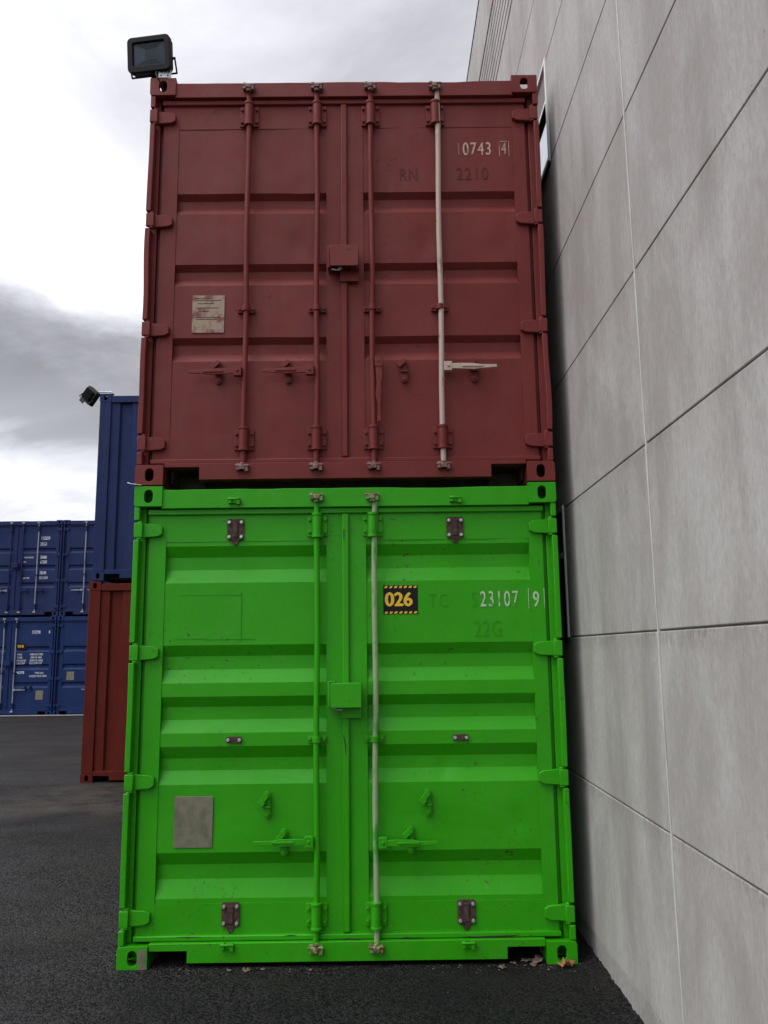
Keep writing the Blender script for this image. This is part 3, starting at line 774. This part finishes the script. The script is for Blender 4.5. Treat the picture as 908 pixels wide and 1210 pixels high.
far.append(container(pb(MB2, ((1.060, M_rodB, M_rodB, 0), (1.385, M_rodB, M_rodB, 0)), bandsB2, HB2, CB2), (FX+.01, FY-.03, FZ), 'lower right blue container of the far stack, with a square metal plate on its door', 'shipping containers in the yard'))
YL = DY+.002
d = far[0][2]
writing('lettering', [('115259', 1.86, 2.06, .125, .62, .0025, 1.05), ('22G1', 1.84, 1.90, .125, .66, .0025, 1.05),
        ('MAX GROSS', 1.42, 1.56, .058, .8, .001, 1), ('KG', 1.42, 1.44, .058, .8, .001, 1), ('30480', 1.86, 1.54, .12, .6, .0015, 1), ('67200', 1.87, 1.41, .12, .6, .0015, 1),
        ('CU. CAP', 1.42, 1.00, .058, .8, .001, 1), ('28240', 1.86, 1.12, .12, .6, .0015, 1), ('33.2 CU.M', 1.86, .99, .10, .52, .0015, 1)], M_txtB, d, YL)
d = far[2][2]
writing('lettering', [('153298', 1.78, 2.13, .12, .62, .002, 1.05), ('4', 2.23, 2.13, .12, .7, .004, 1),
        ('MAX', 1.42, 1.56, .07, .9, .001, 1), ('TARE', 1.42, 1.48, .07, .9, .001, 1), ('PAYLOAD', 1.42, 1.40, .07, .8, .001, 1), ('CU.CAP', 1.42, 1.34-.01, .07, .9, .001, 1),
        ('30480 KG 67200', 1.76, 1.56, .07, .72, .001, 1), ('2200 KG 4850', 1.78, 1.48, .07, .72, .001, 1), ('28280 KG 62350', 1.76, 1.40, .07, .72, .001, 1), ('33.2 CU.M 1173', 1.76, 1.33, .07, .72, .001, 1),
        ('NOTE', 1.42, 1.08, .09, .9, .003, 1), ('TYPE 22G1', 1.92, 1.07, .07, .72, .001, 1), ('DOORS WIDE OPEN', 1.78, .99, .07, .72, .001, 1)], M_txtB, d, YL)
b = MB(); b.box(1.415, 1.655, YL-.002, YL+.003, 1.72, 1.88); s_ = b.build('number_sign', M_blk, d); label(s_, 'small black sign with yellow 010')
writing('lettering', [('010', 1.43, 1.765, .10, 1.0, .004, 1.05)], M_yel, s_, YL-.0035)
b = MB(); b.box(1.97, 2.17, YL-.002, YL+.003, .40, .64); b.build('data_plate', M_plateG, d)
b = MB(); b.box(.30, .50, YL-.002, YL+.003, .90, 1.12); b.build('data_plate', M_plateG, far[3][1])

# pale kerb strip before the far stack
b = MB(); b.box(-14, -2.8, FY-.16, FY-.04, 0, .088); tag(b.build('kerb_strip', M_conc2, None, .01), kind='structure')

# ------------------------------------------------------------------ floodlights
def floodlight(loc, lab, rot, foot):
    t = thing('floodlight', loc, lab, 'lamp', 'floodlights on the container corners')
    W_, H_, D_ = .285, .222, .055
    hd = bpy.data.objects.new('lamp_head', None)
    rm = Matrix.Translation(foot[0]) @ rot.to_4x4()
    def put(o, par, name=None): o.matrix_basis = rm if par is t else Matrix(); return o
    # housing ring: local x right, z up, front at -y
    outer = rrect(-W_/2, W_/2, -H_/2, H_/2, (.03,)*4); inner = rrect(-W_/2+.036, W_/2-.036, -H_/2+.040, H_/2-.034, (.008,)*4)
    me = flat_curve([outer, inner], .030, .004)
    for v in me.vertices: v.co = (v.co.x, -.016+v.co.z, v.co.y)
    b = join_meshes([(me, Matrix())])
    b.prism([(x*.96, z*.96) for x, z in outer], .0, .030); b.prism([(x*.7, z*.7) for x, z in outer], .030, .055)
    for i in range(9): b.box(-.09+i*.0225-.002, -.09+i*.0225+.002, .055, .068, -.075, .075)
    h = b.build('housing', M_hous, t); put(h, t)
    b = MB(); ix, iz0, iz1 = W_/2-.036, -H_/2+.040, H_/2-.034; q = .036; cz = .01
    o4 = [(-ix, -.014, iz0), (ix, -.014, iz0), (ix, -.014, iz1), (-ix, -.014, iz1)]; i4 = [(-q, -.003, cz-q*.9), (q, -.003, cz-q*.9), (q, -.003, cz+q*.9), (-q, -.003, cz+q*.9)]
    for i in range(4): b.quad(o4[i], o4[(i+1) % 4], i4[(i+1) % 4], i4[i])
    b.build('reflector', M_refl, h)
    b = MB()
    for i in range(4): b.tube(o4[i], i4[i], .0016, 5); b.tube(i4[i], i4[(i+1) % 4], .0014, 5)
    b.build('reflector_edge', M_galv, h)
    b = MB(); b.box(-q, q, -.0045, -.0015, cz-q*.9, cz+q*.9); b.build('led_chip', M_chip, h)
    b = MB(); b.box(-ix-.004, ix+.004, -.024, -.020, iz0-.004, iz1+.004); b.build('lamp_glass', M_glass, h)
    # bracket in the same frame: arms at both sides meeting below
    b = MB()
    b.tube((-W_/2-.012, .02, -.02), (-W_/2+.01, .02, -.02), .008, 8); b.tube((W_/2-.01, .02, -.02), (W_/2+.014, .02, -.02), .008, 8)
    for s in (-1, 1): b.path([(s*(W_/2+.010), .02, -.02), (s*(W_/2+.010), .050, -H_/2+.012)], .006, 6)
    b.tube((-W_/2-.012, .050, -H_/2+.012), (W_/2+.012, .050, -H_/2+.012), .006, 6); b.box(-.02, .09, .044, .056, -H_/2-.035, -H_/2+.018)
    br = b.build('mounting_bracket', M_hous, t); put(br, t)
    return t, rm
ry = Matrix.Rotation(R(1), 3, 'Y'); rx = Matrix.Rotation(R(10), 3, 'X'); rz = Matrix.Rotation(R(-10), 3, 'Z')
t1, rm1 = floodlight((.08, .08, 5.222), 'black square floodlight on the top left corner of the maroon container', rz @ ry @ rx, ((-.085, -.075, .158),))
b = MB(); b.box(-.040, .062, -.06, .09, .0, .004); b.box(-.030, .052, -.084, -.080, .0, .055); b.build('mounting_plate', M_galv, t1, .001)
b = MB()
for (x, z) in ((-.01, .04), (.015, .043), (.038, .04), (.03, .014), (-.012, .014)): b.tube((x, -.087, z), (x, -.083, z), .005, 8)
b.build('plate_hole', M_hous, t1)
b = MB(); b.path([(-.04, -.08, .05), (-.035, -.12, .0), (-.02, -.125, -.035), (.0, -.075, -.06)], .004, 6); b.build('cable', M_black, t1)
t2, rm2 = floodlight((X2+.10, Y2+.10, 5.262), 'small dark floodlight jutting from the corner of the dark blue upper container', Matrix.Rotation(R(140), 3, 'Z') @ Matrix.Rotation(R(-36), 3, 'Y') @ Matrix.Rotation(R(14), 3, 'X'), ((-.23, -.02, -.03),))
b = MB(); b.path([(-.12, 0, .03), (.06, 0, .03)], .01, 8); b.path([(-.10, 0, -.05), (-.02, -.02, -.005), (.03, 0, .0)], .009, 8); b.box(.0, .09, -.04, .04, -.004, .004); b.build('mounting_arm', M_galv, t2)

# ------------------------------------------------------------------ small things
b = MB(); b.path([(-.045, .012, 2.622), (-.025, -.004, 2.613), (.01, -.010, 2.607), (.04, -.004, 2.603)], .0025, 6)
tag(b.build('wire', M_wire), 'thin white wire end poking out of the seam under the maroon container\'s left corner', 'wire')
random.seed(11); b = MB()
def stone(x, y, r_):
    vs = [b.b.verts.new((x+dx_*r_*random.uniform(.6, 1.2), y+dy_*r_*random.uniform(.6, 1.2), max(0, r_*.4+dz_*r_*random.uniform(.5, 1)))) for dx_, dy_, dz_ in ((1, 0, 0), (0, 1, 0), (-1, 0, 0), (0, -1, 0), (0, 0, 1), (0, 0, -1))]
    for f in ((0, 1, 4), (1, 2, 4), (2, 3, 4), (3, 0, 4), (1, 0, 5), (2, 1, 5), (3, 2, 5), (0, 3, 5)): b.b.faces.new([vs[i] for i in f])
for i in range(700):
    if i < 330: x, y = 2.54-abs(random.gauss(0, .05)), random.uniform(-3.2, 1.5)
    elif i < 560: x, y = random.uniform(.05, 2.4), -abs(random.gauss(0, .05))-.005
    elif i < 640: x, y = random.uniform(-.15, .05), random.uniform(-.2, .3)
    else: x, y = random.uniform(-2, 2.5), random.uniform(-2.2, 1) if random.random() < .5 else random.uniform(-2, -.05)
    if -.02 < x < 2.44 and y > 0: continue
    stone(x, y, random.uniform(.0018, .0045) if random.random() < .9 else random.uniform(.005, .008))
tag(b.build('grit', worn('dull_grit', (.13, .12, .11), (.05, .048, .045), .45, .55, .9, 0, (1, 1, 1), 25), sharp=5), 'loose pale grit along the foot of the wall and containers', 'grit', None, 'stuff')
def leaf(loc, size, mat, seed, rz_=0, lift=.4):
    random.seed(seed); b = MB(); n = 12; c = b.b.verts.new((0, 0, size*.08)); ring = []
    for i in range(n):
        a = 2*math.pi*i/n; r_ = size*(.30+.22*random.random())*(1.35 if abs(math.cos(a)) > .8 else 1)
        ring.append(b.b.verts.new((r_*math.cos(a), r_*math.sin(a), size*lift*random.random()*.7)))
    for i in range(n): b.b.faces.new((c, ring[i], ring[(i+1) % n]))
    o = b.build('dead_leaf', mat); o.location = loc; o.rotation_euler = (0, 0, rz_)
    s = o.modifiers.new('thick', 'SOLIDIFY'); s.thickness = .0015; return o
o = leaf((2.365, -.04, .004), .075, M_leaf, 3, .4, .9); tag(o, 'curled orange-brown dead leaf against the green container\'s bottom right corner', 'leaf')
o = leaf((2.235, .03, .004), .065, M_leaf2, 5, 1.1, .6); tag(o, 'pale curled leaf in the right fork pocket of the green container', 'leaf')
for i, (x, y, s) in enumerate(((2.17, .05, .05), (2.20, -.01, .04), (.60, -.03, .028), (.70, -.035, .05), (.78, -.03, .03), (1.03, -.04, .022), (2.03, -.04, .045), (2.10, .02, .03))):
    o = leaf((x, y, .003), s, M_leaf2, 20+i, i*1.3, .3)
    tag(o, 'small dry leaf scrap on the asphalt along the green container\'s lower edge', 'leaf', 'leaf scraps along the green container')
